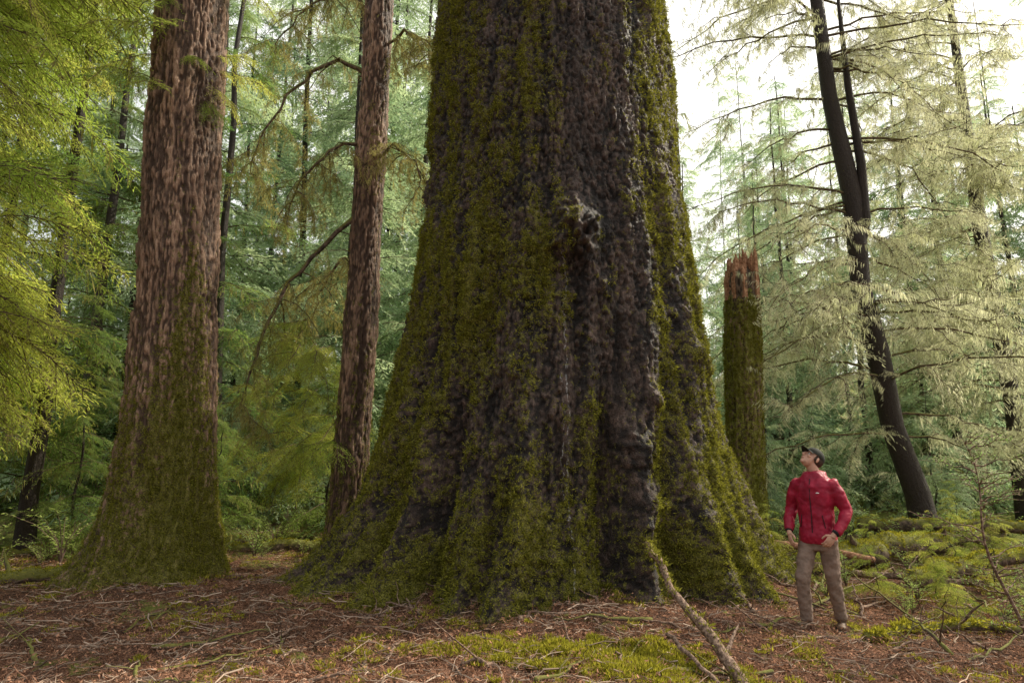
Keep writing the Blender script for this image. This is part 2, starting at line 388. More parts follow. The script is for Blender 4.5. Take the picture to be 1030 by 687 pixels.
# ------------------------------------------------------------ trunks
def trunk(name,zs,cx,cy,rr,mat,parent,nt_=120,dz=.04,ztop=None,style='plate',amp=.02,moss=None,flare=None,seed=0,tufts=0,tsize=1.,jag=0):
    z0=zs[0];z1=zs[-1] if ztop is None else ztop
    Z=np.arange(z0,z1,dz);nz=len(Z);th=np.arange(nt_)*2*math.pi/nt_
    z,t=np.meshgrid(Z,th,indexing='ij')
    r=np.interp(z,zs,rr)
    CX=np.interp(z,zs,cx);CY=np.interp(z,zs,cy)
    ct,st_=np.cos(t),np.sin(t)
    if flare is not None:r=flare(t,z,r)
    r0=np.interp(z,zs,rr)
    px,py=ct*r0,st_*r0
    if style=='plate':
        wx=.10*pn(px*2,py*2,z*2+seed)
        f1,f2,rv=cell((px+wx)*11,(py+wx)*11,z*3.6+seed)
        e=sst(0,.5,f2-f1);f1b,f2b,rvb=cell(px*23,(py+wx)*23,z*12+seed);e2=sst(0,.5,f2b-f1b)
        vf=pn(px*7,py*7,z*.55+seed)
        d=amp*(e*(.2+1.0*rv)+.6*e2*(.2+rvb))+amp*1.3*fbm(px*1.5,py*1.5,z*.6+seed,3)+amp*1.3*vf+amp*.5*pn(px*24,py*24,z*14)+amp*.35*pn(px*45,py*45,z*30)
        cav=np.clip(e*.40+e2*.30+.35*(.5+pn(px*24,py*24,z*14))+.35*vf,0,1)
    else:
        wx=.05*pn(px*3,py*3,z*1.2+seed)
        f1,f2,rv=cell((px+wx)*19,(py+wx)*19,z*2.6+seed)
        f1b,f2b,rvb=cell(px*34,py*34,z*8+seed)
        e=sst(0,.5,f2-f1)*.5+.3*sst(0,.5,f2b-f1b)+.25*rv
        d=amp*e*1.2+amp*.7*pn(px*30,py*30,z*9)+amp*fbm(px*3,py*3,z*.7+seed,2)+amp*.8*pn(px*14,py*14,z*.8)
        cav=np.clip(e+.6*pn(px*30,py*30,z*9)+.5*pn(px*14,py*14,z*.8)-.08,0,1)
    r=r+d
    X=CX+ct*r;Y=CY+st_*r;ZZ=z.copy()
    if jag:
        top=z>z1-jag
        cut=.5+.5*pn(ct*2.2+seed,st_*2.2,0*t)+.35*pn(ct*6,st_*6,0*t+seed)
        ZZ=np.where(top,(z1-jag)+np.minimum(z-(z1-jag),jag*np.clip(cut,.05,1.2)),z)
    V=np.stack([X,Y,ZZ],-1).reshape(-1,3)
    ms=np.zeros(z.shape)
    if moss is not None:ms=moss(t,z,d/amp,ct,st_)
    me=mk_mesh(name,V,ringF(nz,nt_),[mat],attrs={'moss':ms.ravel(),'cav':cav.ravel()})
    o=obj('trunk',me,parent)
    if tufts:
        w=np.clip(ms.ravel()-.30,0,1)**1.1*(V[:,1]<np.interp(V[:,2],zs,cy)+rr[0]*.4);w=w*(r.ravel());w/=w.sum()
        idx=RNG.choice(len(V),tufts,p=w)
        nn=np.zeros(len(V)*3);me.vertices.foreach_get('normal',nn);nn=nn.reshape(-1,3)[idx]
        nn=nn+np.array([0,0,-.25])+RNG.normal(0,.35,nn.shape)
        baked('trunk_moss',V[idx]+nn*.002+RNG.normal(0,.008,nn.shape),frames(nn,RNG.uniform(0,6.28,tufts)),RNG.uniform(.4,1.2,tufts)*tsize,S_tuft,M_moss,parent)
    return V

# --- giant spruce
big=empty('giant_sitka_spruce',(0,0,0))
bz=[-.6,-.15,.49,1.13,1.8,2.49,3.9,5.4,6.98,8.65,14,30,42]
bx=[.25,.28,.42,.5,.52,.55,.60,.59,.60,.60,.6,.6,.6]
by=[9.5]*13
br=[3.2,2.85,2.44,2.24,2.12,2.02,1.88,1.76,1.70,1.65,1.4,.7,.15]
def bigflare(t,z,r):
    a=(np.degrees(t)+90+180)%360-180   # 0=front, +90 = right
    k=np.exp(-np.clip(z,0,9)/1.9)
    aw=a+4*np.sin(z*1.3)
    def lobe(c,w):return np.exp(-((aw-c)/w)**2)
    q=.30*lobe(-8,13)+.38*lobe(52,12)+.30*lobe(-62,20)+.45*lobe(90,15)+.40*lobe(-92,15)-.50*lobe(-31,4.5)-.38*lobe(17,4)-.40*lobe(36,4.5)-.28*lobe(70,6)+.26*lobe(27,5)-.24*lobe(-50,4)+.15*lobe(-42,5)
    q=q+.35*pn(np.cos(t)*3.2,np.sin(t)*3.2,z*.18)+.26*pn(np.cos(t)*8,np.sin(t)*8,z*.35)
    r=r+q*k*1.
    k2=.09*np.exp(-np.clip(z-1,0,9)/2.5)+.018
    r=r+k2*(pn(np.cos(t)*5,np.sin(t)*5,z*.25+4)+.8*pn(np.cos(t)*11,np.sin(t)*11,z*.4+9)+.6*pn(np.cos(t)*20,np.sin(t)*20,z*.8))
    kr=np.exp(-np.clip(z+.35,0,9)/.38)
    r=r+kr*(.85*lobe(-84,8)+.5*lobe(-60,7)+.55*lobe(80,8)+.45*lobe(55,7)+.35*lobe(8,8)+.3*lobe(-22,6))
    r=r-.35*np.exp(-(a/60)**2)*np.exp(-np.clip(z+.3,0,9)/.9)
    for (ba,bzz,w,h) in ((5,4.25,.28,.24),(0,4.42,.13,.10),(10,4.32,.14,.10),(-3,4.08,.12,.09),(7,4.0,.1,.07),(22,1.75,.22,.18),(30,2.3,.12,.12),(27,1.15,.2,.16),(-79,5.3,.14,.10),(14,3.6,.12,.07),(52,2.9,.13,.10),(40,3.3,.1,.07),(-15,2.6,.14,.06)):
        dd=np.hypot((a-ba)/57.3*1.95,(z-bzz)*.85);r=r+h*np.exp(-(dd/w)**2)*(1+.45*pn(np.cos(t)*22,np.sin(t)*22,z*11))
    return r
def bigmoss(t,z,d,ct,st_):
    a=(np.degrees(t)+90+180)%360-180
    m=.39+.26*np.exp(-np.clip(z,0,9)/1.8)+.17*np.exp(-((a+46)/34)**2)+.18*np.exp(-((a-62)/26)**2)-.15*np.exp(-((a-16)/18)**2)*sst(.4,2.2,z)
    m=m+.26*fbm(ct*4,st_*4,z*.7,3)+.28*pn(ct*14,st_*14,z*3.5)+.16*(d-.9)
    return np.clip(m,0,1)
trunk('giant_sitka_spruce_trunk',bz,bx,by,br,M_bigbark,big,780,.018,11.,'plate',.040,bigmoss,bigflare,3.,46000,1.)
V,F=tube([(.6,9.5,z) for z in (10.9,14,20,30,42)],[1.60,1.4,1.1,.7,.1],48,False);obj('upper_trunk',mk_mesh('ut',V,F,[M_bigbark]),big)
# --- left hemlock
def lflare(t,z,r):
    a=(np.degrees(t)+90+180)%360-180
    k=np.exp(-np.clip(z+.2,0,9)/.55)
    q=.85*np.exp(-((a+80)/20)**2)+.40*np.exp(-((a+25)/15)**2)+.3*np.exp(-((a-40)/18)**2)+.25*np.exp(-((a-95)/20)**2)-.1*np.exp(-((a+50)/10)**2)
    r=r+k*q*.9+.07*np.exp(-np.clip(z,0,9)/2.)*pn(np.cos(t)*3,np.sin(t)*3,z*.3)
    return r
def lmoss(t,z,d,ct,st_):
    a=(np.degrees(t)+90+180)%360-180
    m=.74*np.exp(-(np.clip(z-.2,0,9)/2.7)**2)+.52*np.exp(-((a-38)/36)**2)*sst(7.,2.2,z)-.02
    return np.clip(m+.30*fbm(ct*3,st_*3,z*.6+8,3)+.18*pn(ct*10,st_*10,z*3),0,1)
lt=empty('hemlock_tree')
trunk('hemlock_trunk',[-.6,0,.49,1.13,2.5,3.9,5.4,8.65,12,30],[-4.75,-4.75,-4.72,-4.72,-4.75,-4.78,-4.85,-4.95,-5,-5.2],[9.5]*10,[.85,.80,.70,.62,.55,.50,.49,.48,.46,.1],M_redbark,lt,280,.018,14.,'furrow',.034,lmoss,lflare,5.,11000,.8)
V,F=tube([(-5.03,9.5,z) for z in (13.9,20,30)],[.45,.35,.1],24,False);obj('upper_trunk',mk_mesh('ut',V,F,[M_redbark]),lt)
# --- second tree
st=empty('hemlock_tree')
def smoss(t,z,d,ct,st_): return np.clip(.45*np.exp(-np.clip(z,0,9)/2.)+.12+.35*fbm(ct*3,st_*3,z*.5+2,3),0,1)
trunk('hemlock_trunk',[-.5,0,.5,1.2,5,9,13],[-2.66,-2.64,-2.60,-2.56,-2.46,-2.38,-2.3],[11.]*7,[.5,.38,.31,.27,.24,.23,.2],M_redbark,st,140,.022,13.,'furrow',.024,smoss,None,9.,1500,.8)
V,F=tube([(-2.3,11,z) for z in (12.9,20,27)],[.24,.18,.05],20,False);obj('upper_trunk',mk_mesh('ut',V,F,[M_redbark]),st)
# --- broken snag
sn=empty('broken_tree_snag')
def snmoss(t,z,d,ct,st_): return np.clip(.70*sst(4.8,4.3,z)+.3*fbm(ct*2,st_*2,z*.6+2,3)+.15*pn(ct*8,st_*8,z*4),0,1)
trunk('snag_trunk',[-.5,0,.6,2,5.6],[4.03,4.05,4.07,4.12,4.25],[12.2]*5,[.46,.38,.33,.30,.275],M_snag,sn,110,.03,5.2,'furrow',.028,snmoss,None,2.,8000,.8,jag=.5)
g=Geo()
for i in range(60):
    a=random.uniform(0,6.28);q=random.uniform(.08,.29);x,y=4.23+math.cos(a)*q,12.2+math.sin(a)*q
    h=random.uniform(.2,.62)*(1.1 if x>4.28 else (.85 if x<4.1 else .6))
    g.add(*tube([(x,y,4.5),(x,y,4.85),(x+random.uniform(-.02,.02),y,4.85+h*.7),(x+random.uniform(-.02,.02),y,4.85+h)],[.06,.06,.045,.008],5,False))
g.add(*tube([(4.22,12.2,4.3),(4.23,12.2,5.0)],[.24,.22],16,True))
obj('splintered_wood',g.mesh('splinters',[M_wood],False),sn)

# ------------------------------------------------------------ conifers
def Rbough(az,pitch,roll=0.): return Rz(az)@Ry(-pitch)@Rx(roll)
def conifer(name,x,y,H,r,coll,blen,n,zlo=1.,parent=None,lean=(0,0),azc=None,mat=None,top=None,taper=True,pit=(-.3,.3),seed=0,ex=1.15,sec=.5):
    rr=random.Random(seed*77+int(x*13)+int(y*7));z0=float(gh(x,y))
    e=parent or empty(name)
    lean=(lean[0]+rr.uniform(-.02,.02),lean[1]+rr.uniform(-.02,.02))
    P=[(x+lean[0]*t*H,y+lean[1]*t*H,z0-.3+t*H) for t in np.linspace(0,1,12)]
    P=[(p[0]+rr.uniform(-.06,.06),p[1]+rr.uniform(-.06,.06),p[2]) for p in P]
    V,F=tube(P,[r*(1.35 if i==0 else 1)*(1-.85*i/11) for i in range(12)],12,False)
    tr=(V,F)
    top=top or H
    pts=[];R=[];S=[]
    for i in range(n):
        z=zlo+(top-zlo)*rr.random()**ex;t=z/H
        az=rr.uniform(0,6.283) if azc is None else azc[0]+rr.uniform(-azc[1],azc[1])
        l=blen*((1-t*.75) if taper else 1)*rr.uniform(.4,1.2)
        pts.append((x+lean[0]*z,y+lean[1]*z,z0+z));R.append(Rbough(az,rr.uniform(*pit),rr.uniform(-.4,.4)));S.append(l/1.5)
        if rr.random()<sec:
            o=l*rr.uniform(.3,.6);pts.append((x+lean[0]*z+math.cos(az)*o,y+lean[1]*z+math.sin(az)*o,z0+z-.05*o));R.append(Rbough(az+rr.uniform(-.8,.8),rr.uniform(-.6,.0),rr.uniform(-.4,.4)));S.append(l/1.5*.6)
    if parent is None:
        obj('trunk',mk_mesh('trunk',V,F,[mat or M_dark]),e);instancer('foliage',pts,R,S,coll,e)
    return tr,pts,R,S
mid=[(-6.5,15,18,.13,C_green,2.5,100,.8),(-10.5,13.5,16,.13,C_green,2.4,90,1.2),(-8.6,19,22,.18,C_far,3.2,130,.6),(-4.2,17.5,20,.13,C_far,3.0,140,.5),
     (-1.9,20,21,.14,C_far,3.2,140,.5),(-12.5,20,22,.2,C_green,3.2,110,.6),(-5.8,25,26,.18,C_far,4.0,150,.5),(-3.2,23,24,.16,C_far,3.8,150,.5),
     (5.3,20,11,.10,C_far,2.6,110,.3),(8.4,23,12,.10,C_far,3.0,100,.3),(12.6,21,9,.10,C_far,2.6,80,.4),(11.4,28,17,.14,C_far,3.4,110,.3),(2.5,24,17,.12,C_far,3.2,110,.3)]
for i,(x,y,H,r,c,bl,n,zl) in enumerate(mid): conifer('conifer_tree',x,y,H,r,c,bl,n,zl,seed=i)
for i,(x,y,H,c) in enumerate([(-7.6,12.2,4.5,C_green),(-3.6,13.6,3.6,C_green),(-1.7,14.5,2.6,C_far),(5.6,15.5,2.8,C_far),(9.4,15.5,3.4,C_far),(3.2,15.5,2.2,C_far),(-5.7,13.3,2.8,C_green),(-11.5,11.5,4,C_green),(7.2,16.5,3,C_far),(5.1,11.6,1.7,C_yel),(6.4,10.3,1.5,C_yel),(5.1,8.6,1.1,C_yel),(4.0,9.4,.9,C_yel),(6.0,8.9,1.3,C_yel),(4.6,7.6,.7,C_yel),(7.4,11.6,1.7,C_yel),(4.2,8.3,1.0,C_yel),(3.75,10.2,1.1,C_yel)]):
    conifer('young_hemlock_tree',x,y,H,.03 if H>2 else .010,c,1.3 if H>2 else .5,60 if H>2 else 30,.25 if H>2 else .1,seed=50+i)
conifer('conifer_tree',-8.25,12,15,.15,C_green,2.0,45,3.,seed=90)
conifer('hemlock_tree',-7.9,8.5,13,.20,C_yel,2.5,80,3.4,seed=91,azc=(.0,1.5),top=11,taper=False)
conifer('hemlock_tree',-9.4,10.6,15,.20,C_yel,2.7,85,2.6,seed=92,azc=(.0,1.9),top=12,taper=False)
def distant():
    e=empty('distant_forest');G=Geo();P=[];R=[];S=[]
    rr=random.Random(5);k=0
    while k<84:
        a=rr.uniform(-.82,.74);d=rr.uniform(24,60);x=math.sin(a)*d;y=math.cos(a)*d
        if y<20:continue
        H=rr.uniform(26,40)
        if a>.08 : H=d*rr.uniform(.42,.66)
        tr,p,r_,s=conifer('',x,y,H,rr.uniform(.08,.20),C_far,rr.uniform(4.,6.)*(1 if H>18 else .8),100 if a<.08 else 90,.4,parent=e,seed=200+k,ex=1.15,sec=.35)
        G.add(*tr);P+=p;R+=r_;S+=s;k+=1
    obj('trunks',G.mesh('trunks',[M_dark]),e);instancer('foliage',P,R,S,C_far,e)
distant()

# ------------------------------------------------------------ moss-draped trees (right)
def limbtree():
    rr=random.Random(3)
    def limbs(G,P,R,S,base,n,zr,azf,Lr,dens):
        for i in range(n):
            z=rr.uniform(*zr);az=azf();L=rr.uniform(*Lr);b=base(z);ris=rr.uniform(-.1,.4);cv=rr.uniform(-.4,.4);pts=[]
            for t in np.linspace(0,1,11):
                aa=az+cv*t;pts.append(b+np.array([math.cos(aa)*L*t,math.sin(aa)*L*t,L*(ris*t-.45*t*t)])+np.array([rr.uniform(-.05,.05) for _ in range(3)])*min(1,t*4))
            G.add(*tube(pts,np.linspace(.028,.005,11),6,False))
            for j in range(int(L*dens)):
                t=rr.uniform(.15,1);q=pts[min(10,int(t*10))];P.append(q);R.append(Rbough(az+rr.uniform(-1.6,1.6),rr.uniform(-.9,.35),rr.uniform(-.7,.7)));S.append(rr.uniform(.3,.8))
    e=empty('moss_draped_spruce');G=Geo();P=[];R=[];S=[]
    path=np.array([(7.75,13,-.4),(7.68,13,-.1),(7.5,13,1.),(7.24,13,2.25),(7.0,13,3.7),(6.87,13,4.96),(6.8,13,6.8),(6.6,13,9.),(6.43,13,11.25),(6.1,13,15),(6,13,19)])
    path[:,0]+=np.array([0,0,.05,-.04,.05,-.03,.04,-.05,.03,0,0])
    G.add(*tube(path,[.34,.28,.22,.20,.21,.18,.19,.15,.13,.1,.03],16,False),1)
    G.add(*tube([(6.84,13,5.6),(7.0,12.9,6.3),(7.02,12.9,7.5),(6.9,12.9,9.2),(6.85,12.9,12)],[.1,.1,.09,.07,.02],10,False),1)
    at=lambda z:np.array([np.interp(z,path[:,2],path[:,i]) for i in range(3)])
    limbs(G,P,R,S,at,70,(1.8,12.5),lambda:rr.choice([rr.uniform(-.7,.5),rr.uniform(2.6,4.),rr.uniform(0,6.283)]),(1.2,4.),5.)
    obj('trunk_and_limbs',G.mesh('trunk_limbs',[M_log,M_dark]),e);instancer('hanging_moss',P,R,S,C_moss,e)
    e=empty('moss_draped_spruce');G=Geo();P=[];R=[];S=[]
    x,y,r=13.2,18.,.2
    G.add(*tube([(x,y,-.5),(x,y,3),(x-.3,y,8),(x-.4,y,20)],[r*1.4,r,r*.9,.03],12,False),1)
    limbs(G,P,R,S,lambda z:np.array([x-.02*z,y,z]),64,(1.8,15),lambda:rr.uniform(2.,4.6),(1.8,5.),5.)
    obj('trunk_and_limbs',G.mesh('trunk_limbs',[M_log,M_dark]),e);instancer('hanging_moss',P,R,[s*1.25 for s in S],C_moss,e)
limbtree()

def droop_limbs():
    G=Geo();P=[];R=[];S=[];rr=random.Random(8)
    limbs=[([(-2.42,11,5.9),(-3.0,10.9,5.3),(-3.6,10.8,4.5),(-3.95,10.7,3.7),(-4.15,10.6,2.9),(-4.2,10.6,2.3)],.05),
           ([(-2.40,11,8.2),(-3.1,11,8.6),(-3.7,10.9,8.1),(-4.2,10.8,7.2),(-4.4,10.8,6.4)],.045),
           ([(-2.45,11,7.0),(-2.9,10.8,6.9),(-3.5,10.6,6.2),(-3.7,10.6,5.4)],.04),
           ([(-2.38,11,9.3),(-2.9,11,9.9),(-3.6,10.9,9.6),(-4.2,10.9,8.8)],.04),
           ([(-2.45,11,6.5),(-2.0,10.8,6.9),(-1.6,10.7,6.5),(-1.4,10.7,5.7)],.03),
           ([(-2.4,11,8.6),(-1.9,10.8,9.),(-1.4,10.7,8.7),(-1.2,10.7,8.)],.03),
           ([(-2.46,11,4.9),(-2.9,11.2,5.0),(-3.3,11.4,4.5),(-3.5,11.5,3.8)],.03)]
    for pts,r in limbs:
        p=np.array(pts,float);t=np.linspace(0,len(p)-1,18);q=np.stack([np.interp(t,np.arange(len(p)),p[:,i]) for i in range(3)],-1)
        q+=np.array([[rr.uniform(-.035,.035) for _ in range(3)] for _ in q])
        G.add(*tube(q,np.linspace(r,.008,18),6,False))
        for k in range(30):
            j=rr.randint(4,17);P.append(q[j]);R.append(Rbough(rr.uniform(0,6.28),rr.uniform(-1.1,-.1),rr.uniform(-.4,.4)));S.append(rr.uniform(.3,.62))
        for k in range(5):
            j=rr.randint(4,16);a=rr.uniform(0,6.28);L=rr.uniform(.3,.8)
            G.add(*tube([q[j]+np.array([math.cos(a)*L*u,math.sin(a)*L*u,-L*.9*u*u]) for u in (0,.4,.7,1)],[.014,.01,.008,.004],5,False))
    obj('drooping_limbs',G.mesh('limbs',[M_log]),st);instancer('mossy_foliage',P,R,S,C_olive,st)
    P=[];R=[];S=[]
    for k in range(80):
        j=rr.uniform(0,1);P.append((-4.2+j*1.2+rr.uniform(-.4,.4),11.4+rr.uniform(-.5,.8),rr.uniform(1.4,4.)));R.append(Rbough(rr.uniform(3.9,5.6),rr.uniform(-.8,.1),rr.uniform(-.4,.4)));S.append(rr.uniform(.3,.75))
    instancer('green_foliage',P,R,S,C_yel,st)
    P=[];R=[];S=[]
    for k in range(34):
        z=rr.uniform(6.8,11);a=rr.uniform(3.3,6.6);P.append((-4.95+.45*math.cos(a),9.5+.45*math.sin(a),z));R.append(Rbough(a,rr.uniform(-.8,0),rr.uniform(-.4,.4)));S.append(rr.uniform(.4,.9))
    instancer('foliage',P,R,S,C_yel,lt)
    P=[];R=[];S=[]
    for k in range(90):
        z=rr.uniform(22,41);a=rr.uniform(0,6.28);P.append((.6,9.5,z));R.append(Rbough(a,rr.uniform(-.3,.2)));S.append((3.+3*(41-z)/24)/1.5*rr.uniform(.6,1))
    instancer('crown_foliage',P,R,S,C_green,big)
droop_limbs()

# ------------------------------------------------------------ ground cover
def cover():
    def sc(n,zz=.004):
        d=4.0+13*RNG.random(n)**1.3;a=RNG.uniform(-.82,.82,n);x=np.sin(a)*d*1.05;y=np.cos(a)*d
        nn=np.stack([RNG.normal(0,.14,n),RNG.normal(0,.14,n),np.ones(n)],-1)
        return np.stack([x,y,gh(x,y)+zz],-1),frames(nn,RNG.uniform(0,6.28,n))
    e=empty('forest_litter')
    P,R=sc(26000);baked('needles_and_chips',P,R,RNG.uniform(.4,1.25,len(P)),[litter_src(20+i,'chips') for i in range(8)],M_dead,e)
    P,R=sc(7500,.012);baked('twigs',P,R,RNG.uniform(.4,1.3,len(P)),[litter_src(i,'twig') for i in range(10)],M_ltwig,e)
    P=[]
    while len(P)<15000:
        if random.random()<.42:
            x=random.gauss(.8,.75);y=random.gauss(5.55,.38)
        else:
            dd=random.uniform(4.8,15);aa=random.uniform(-.75,.75);x=math.sin(aa)*dd;y=math.cos(aa)*dd
        k=float(pn(x*1.1,y*1.1,7.7))+.6*float(pn(x*5,y*5,1.7))+.5*float(pn(x*12,y*12,1.7))
        near=math.exp(-((x-.8)/.85)**2-((y-5.4)/.5)**2)
        if k+near*.6+(.25 if x>3 and y>7.5 else 0)-(.12 if x<-.6 and y<8 else 0)>.34:P.append((x,y))
    P=np.array(P);n=len(P);z=gh(P[:,0],P[:,1])
    nn=np.stack([RNG.normal(0,.25,n),RNG.normal(0,.25,n),np.ones(n)],-1)
    baked('ground_moss',np.stack([P[:,0],P[:,1],z+.01],-1),frames(nn,RNG.uniform(0,6.28,n)),RNG.uniform(.3,1.1,n),S_gmoss,M_mossy)
    n=560;d=RNG.uniform(12.5,34,n);a=RNG.uniform(-.8,.8,n);x=np.sin(a)*d;y=np.cos(a)*d
    instancer('undergrowth_shrubs',np.stack([x,y,gh(x,y)],-1),frames(np.tile([0,0,1.],(n,1)),RNG.uniform(0,6.28,n)),RNG.uniform(.5,1.8,n),C_shrub)
    P=np.array([(3.9,8.7),(4.3,9.2),(4.7,8.3),(3.6,9.6),(5.2,9.4),(4.4,7.9),(4.9,6.6),(5.6,7.8),(3.6,8.2),(6.2,8.6),(4.1,7.5),(5.0,7.3),(6.6,9.6),(7.2,10.2),(4.3,10.6),(5.8,10.4)]);n=len(P)
    instancer('huckleberry_shrub',np.column_stack([P,gh(P[:,0],P[:,1])]),frames(np.tile([0,0,1.],(n,1)),RNG.uniform(0,6.28,n)),RNG.uniform(.5,1.,n),C_shrub)
cover()
def stick(name,pts,r0,r1,mat,n=8,seg=14,jit=.02,forks=0,moss=0,parent=None):
    p=np.array(pts,float);t=np.linspace(0,len(p)-1,seg);q=np.stack([np.interp(t,np.arange(len(p)),p[:,i]) for i in range(3)],-1)
    q+=RNG.normal(0,jit,q.shape);G=Geo();rr_=np.linspace(r0,r1,seg)*RNG.uniform(.85,1.15,seg);G.add(*tube(q,rr_,n))
    for _ in range(forks):
        j=random.randint(2,seg-3);L=random.uniform(.12,.4);d=np.array([random.uniform(-1,1),random.uniform(-1,1),random.uniform(.1,1)])
        G.add(*tube([q[j]+d*L*u+RNG.normal(0,.01,3) for u in (0,.3,.6,1)],[rr_[j]*.5,rr_[j]*.4,rr_[j]*.3,.003],5,False))
    o=obj(name,G.mesh(name,[mat]),parent)
    if moss:
        idx=RNG.random(moss);P=np.stack([np.interp(idx*(seg-1),np.arange(seg),q[:,i]) for i in range(3)],-1)
        nn=RNG.normal(0,.7,(moss,3))+[0,0,.9];nn/=np.linalg.norm(nn,axis=1)[:,None]
        rl=np.interp(idx*(seg-1),np.arange(seg),rr_)
        baked('log_moss',P+nn*rl[:,None]*.95,frames(nn,RNG.uniform(0,6.28,moss)),RNG.uniform(.6,1.5,moss),S_tuft,M_mossy if mat is M_log else M_moss,o)
    return o
G_=lambda x,y,dz=0:(x,y,float(gh(x,y))+dz)
stick('leaning_dead_branch',[G_(1.72,5.0,-.05),G_(1.55,5.5,.22),(1.36,6.0,.52),(1.30,6.3,.76),(1.20,6.45,.90)],.048,.020,M_stick,9,16,.012,3,70)
stick('dead_branch',[(1.25,5.8,.25),(1.35,5.5,.15),G_(1.5,5.1,.0)],.018,.015,M_stick,7,10,.008,0)
stick('fallen_log',[G_(2.6,11.5,.35),G_(4.0,10.9,.40),G_(5.3,10.4,.25)],.06,.05,M_wood,10,14,.012,1)
stick('fallen_log',[G_(3.0,10.2,.1),G_(4.6,9.6,.2),G_(6.6,9.,.1)],.06,.04,M_stick,10,14,.02,3,160)
stick('fallen_log',[G_(3.3,6.7,.03),G_(3.9,7.0,.09),G_(4.7,7.1,.12),G_(5.8,6.9,.06)],.05,.035,M_log,10,18,.03,4,300)
stick('fallen_log',[G_(4.3,10.4,.15),G_(6.,11.2,.35),G_(8.5,12.2,.4)],.2,.15,M_log,14,22,.035,3,1800)
stick('fallen_log',[G_(5.2,9.2,.15),G_(6.6,9.9,.3),G_(8.6,10.,.35)],.13,.09,M_log,12,22,.03,4,900)
stick('fallen_log',[G_(6.2,12.6,.5),G_(8.,12.,.6),G_(11,11.2,.4)],.12,.09,M_log,12,22,.03,3,500)
stick('fallen_log',[G_(-5.2,12.6,.05),G_(-3.2,13,.1),G_(-1.5,13.1,.05)],.14,.10,M_log,14,22,.03,2,500)
stick('fallen_log',[G_(-9.5,11.5,.05),G_(-7.,12.3,.15),G_(-4.,14.,.1)],.14,.10,M_log,14,22,.02,2,500)
stick('fallen_log',[G_(-7.4,9.2,.0),G_(-6.2,9.7,.1),G_(-5.6,10.4,.1)],.10,.07,M_log,12,14,.02,2,300)
for i in range(130):
    right=i<76
    x=random.uniform(3.1,7.5) if right else random.uniform(-6.5,2.6);y=random.uniform(6.,12) if right else random.uniform(5.1,7.4)
    if right and math.hypot(x-3.06,y-7.06)<.5: continue
    a=random.uniform(0,3.14);L=random.uniform(.35,1.6) if right else random.uniform(.2,1.);h=random.uniform(.02,.4) if right else .03
    stick('dead_branch',[G_(x,y,.02),G_(x+math.cos(a)*L*.5,y+math.sin(a)*L*.5,.03+h*.5),G_(x+math.cos(a)*L,y+math.sin(a)*L,.02+h)],random.uniform(.008,.028),.005,random.choice([M_stick,M_log]),6,10,.012,random.randint(0,3))
def sapling():
    e=empty('bare_sapling');G=Geo();C=[];D=[];N=[];l=[];w=[];rr=random.Random(4)
    b=np.array(G_(4.45,6.2));q=lambda t:b+np.array([-.45*t+.05*math.sin(t*9),0.05*math.sin(t*5),1.95*t])
    G.add(*tube([q(t) for t in np.linspace(0,1,16)],np.linspace(.018,.003,16),6,False))
    for i in range(38):
        t=rr.uniform(.12,.98);a=rr.uniform(0,6.28);L=rr.uniform(.25,.8)*(1.1-t*.7)
        s=lambda u:q(t)+np.array([math.cos(a)*L*u,math.sin(a)*L*u,L*(.35*u-.1*u*u)+.015*math.sin(u*12+i)])
        G.add(*tube([s(u) for u in np.linspace(0,1,7)],np.linspace(.007,.002,7),4,False))
        for k in range(9):
            u=rr.uniform(.3,1);aa=a+rr.choice((-1,1))*rr.uniform(.5,1.2);l2=rr.uniform(.05,.2)
            e2=s(u)+np.array([math.cos(aa)*l2,math.sin(aa)*l2,rr.uniform(-.02,.08)])
            G.add(*tube([s(u),(s(u)+e2)/2+.004,e2],[.003,.0025,.0015],3,False))
            for m in range(5):
                C.append(s(u)*(1-m/5)+e2*m/5);D.append([rr.uniform(-1,1),rr.uniform(-1,1),rr.uniform(-.4,.4)]);N.append([0.1,.1,1]);l.append(.034);w.append(.011)
    obj('stem_and_twigs',G.mesh('sapling',[M_stick]),e);V,F=diamonds(C,D,N,l,w);obj('leaves',mk_mesh('sapling_leaves',V,F,[M_shrub],smooth=False),e)
sapling()

# ------------------------------------------------------------ the man
def simple(name,col,rough=.6,nsc=0,na=.25,bs=.3,bsc=40,sheen=0):
    m,nt=newmat(name);P=nd(nt,'ShaderNodeTexCoord').outputs['Object'];n1=noise(nt,P,nsc or 12,4);n2=noise(nt,P,bsc,3)
    c=mixc(nt,mr(nt,n1,.3,.7),tuple(v*(1-na) for v in col),tuple(min(1,v*(1+na)) for v in col))
    finish(nt,c,rough,n2,bs,.004);return m
MJ=simple('red_jacket_fabric',(.30,.010,.035),.5,9,.22,.7,18)
MT=simple('tan_trouser_fabric',(.22,.155,.12),.85,10,.2,.5,60)
MS=simple('skin',(.55,.32,.23),.5,20,.10,.1,200)
MH=simple('dark_hair',(.05,.03,.02),.7,60,.3,.5,200)
MC=simple('cap_fabric',(.03,.032,.025),.85,20,.2,.3,200)
MB=simple('boot_leather',(.11,.07,.045),.6,20,.3,.4,80)
MK=simple('black_cloth',(.014,.014,.016),.7)
MW=simple('white_detail',(.7,.7,.7),.5);ME=simple('eye_dark',(.02,.015,.01),.2);ML=simple('lips',(.40,.16,.13),.5)
mx,my=3.06,7.06;mz=float(gh(mx,my))
man=empty('man',(mx,my,mz-.005));man.rotation_euler=(0,0,rad(-44))
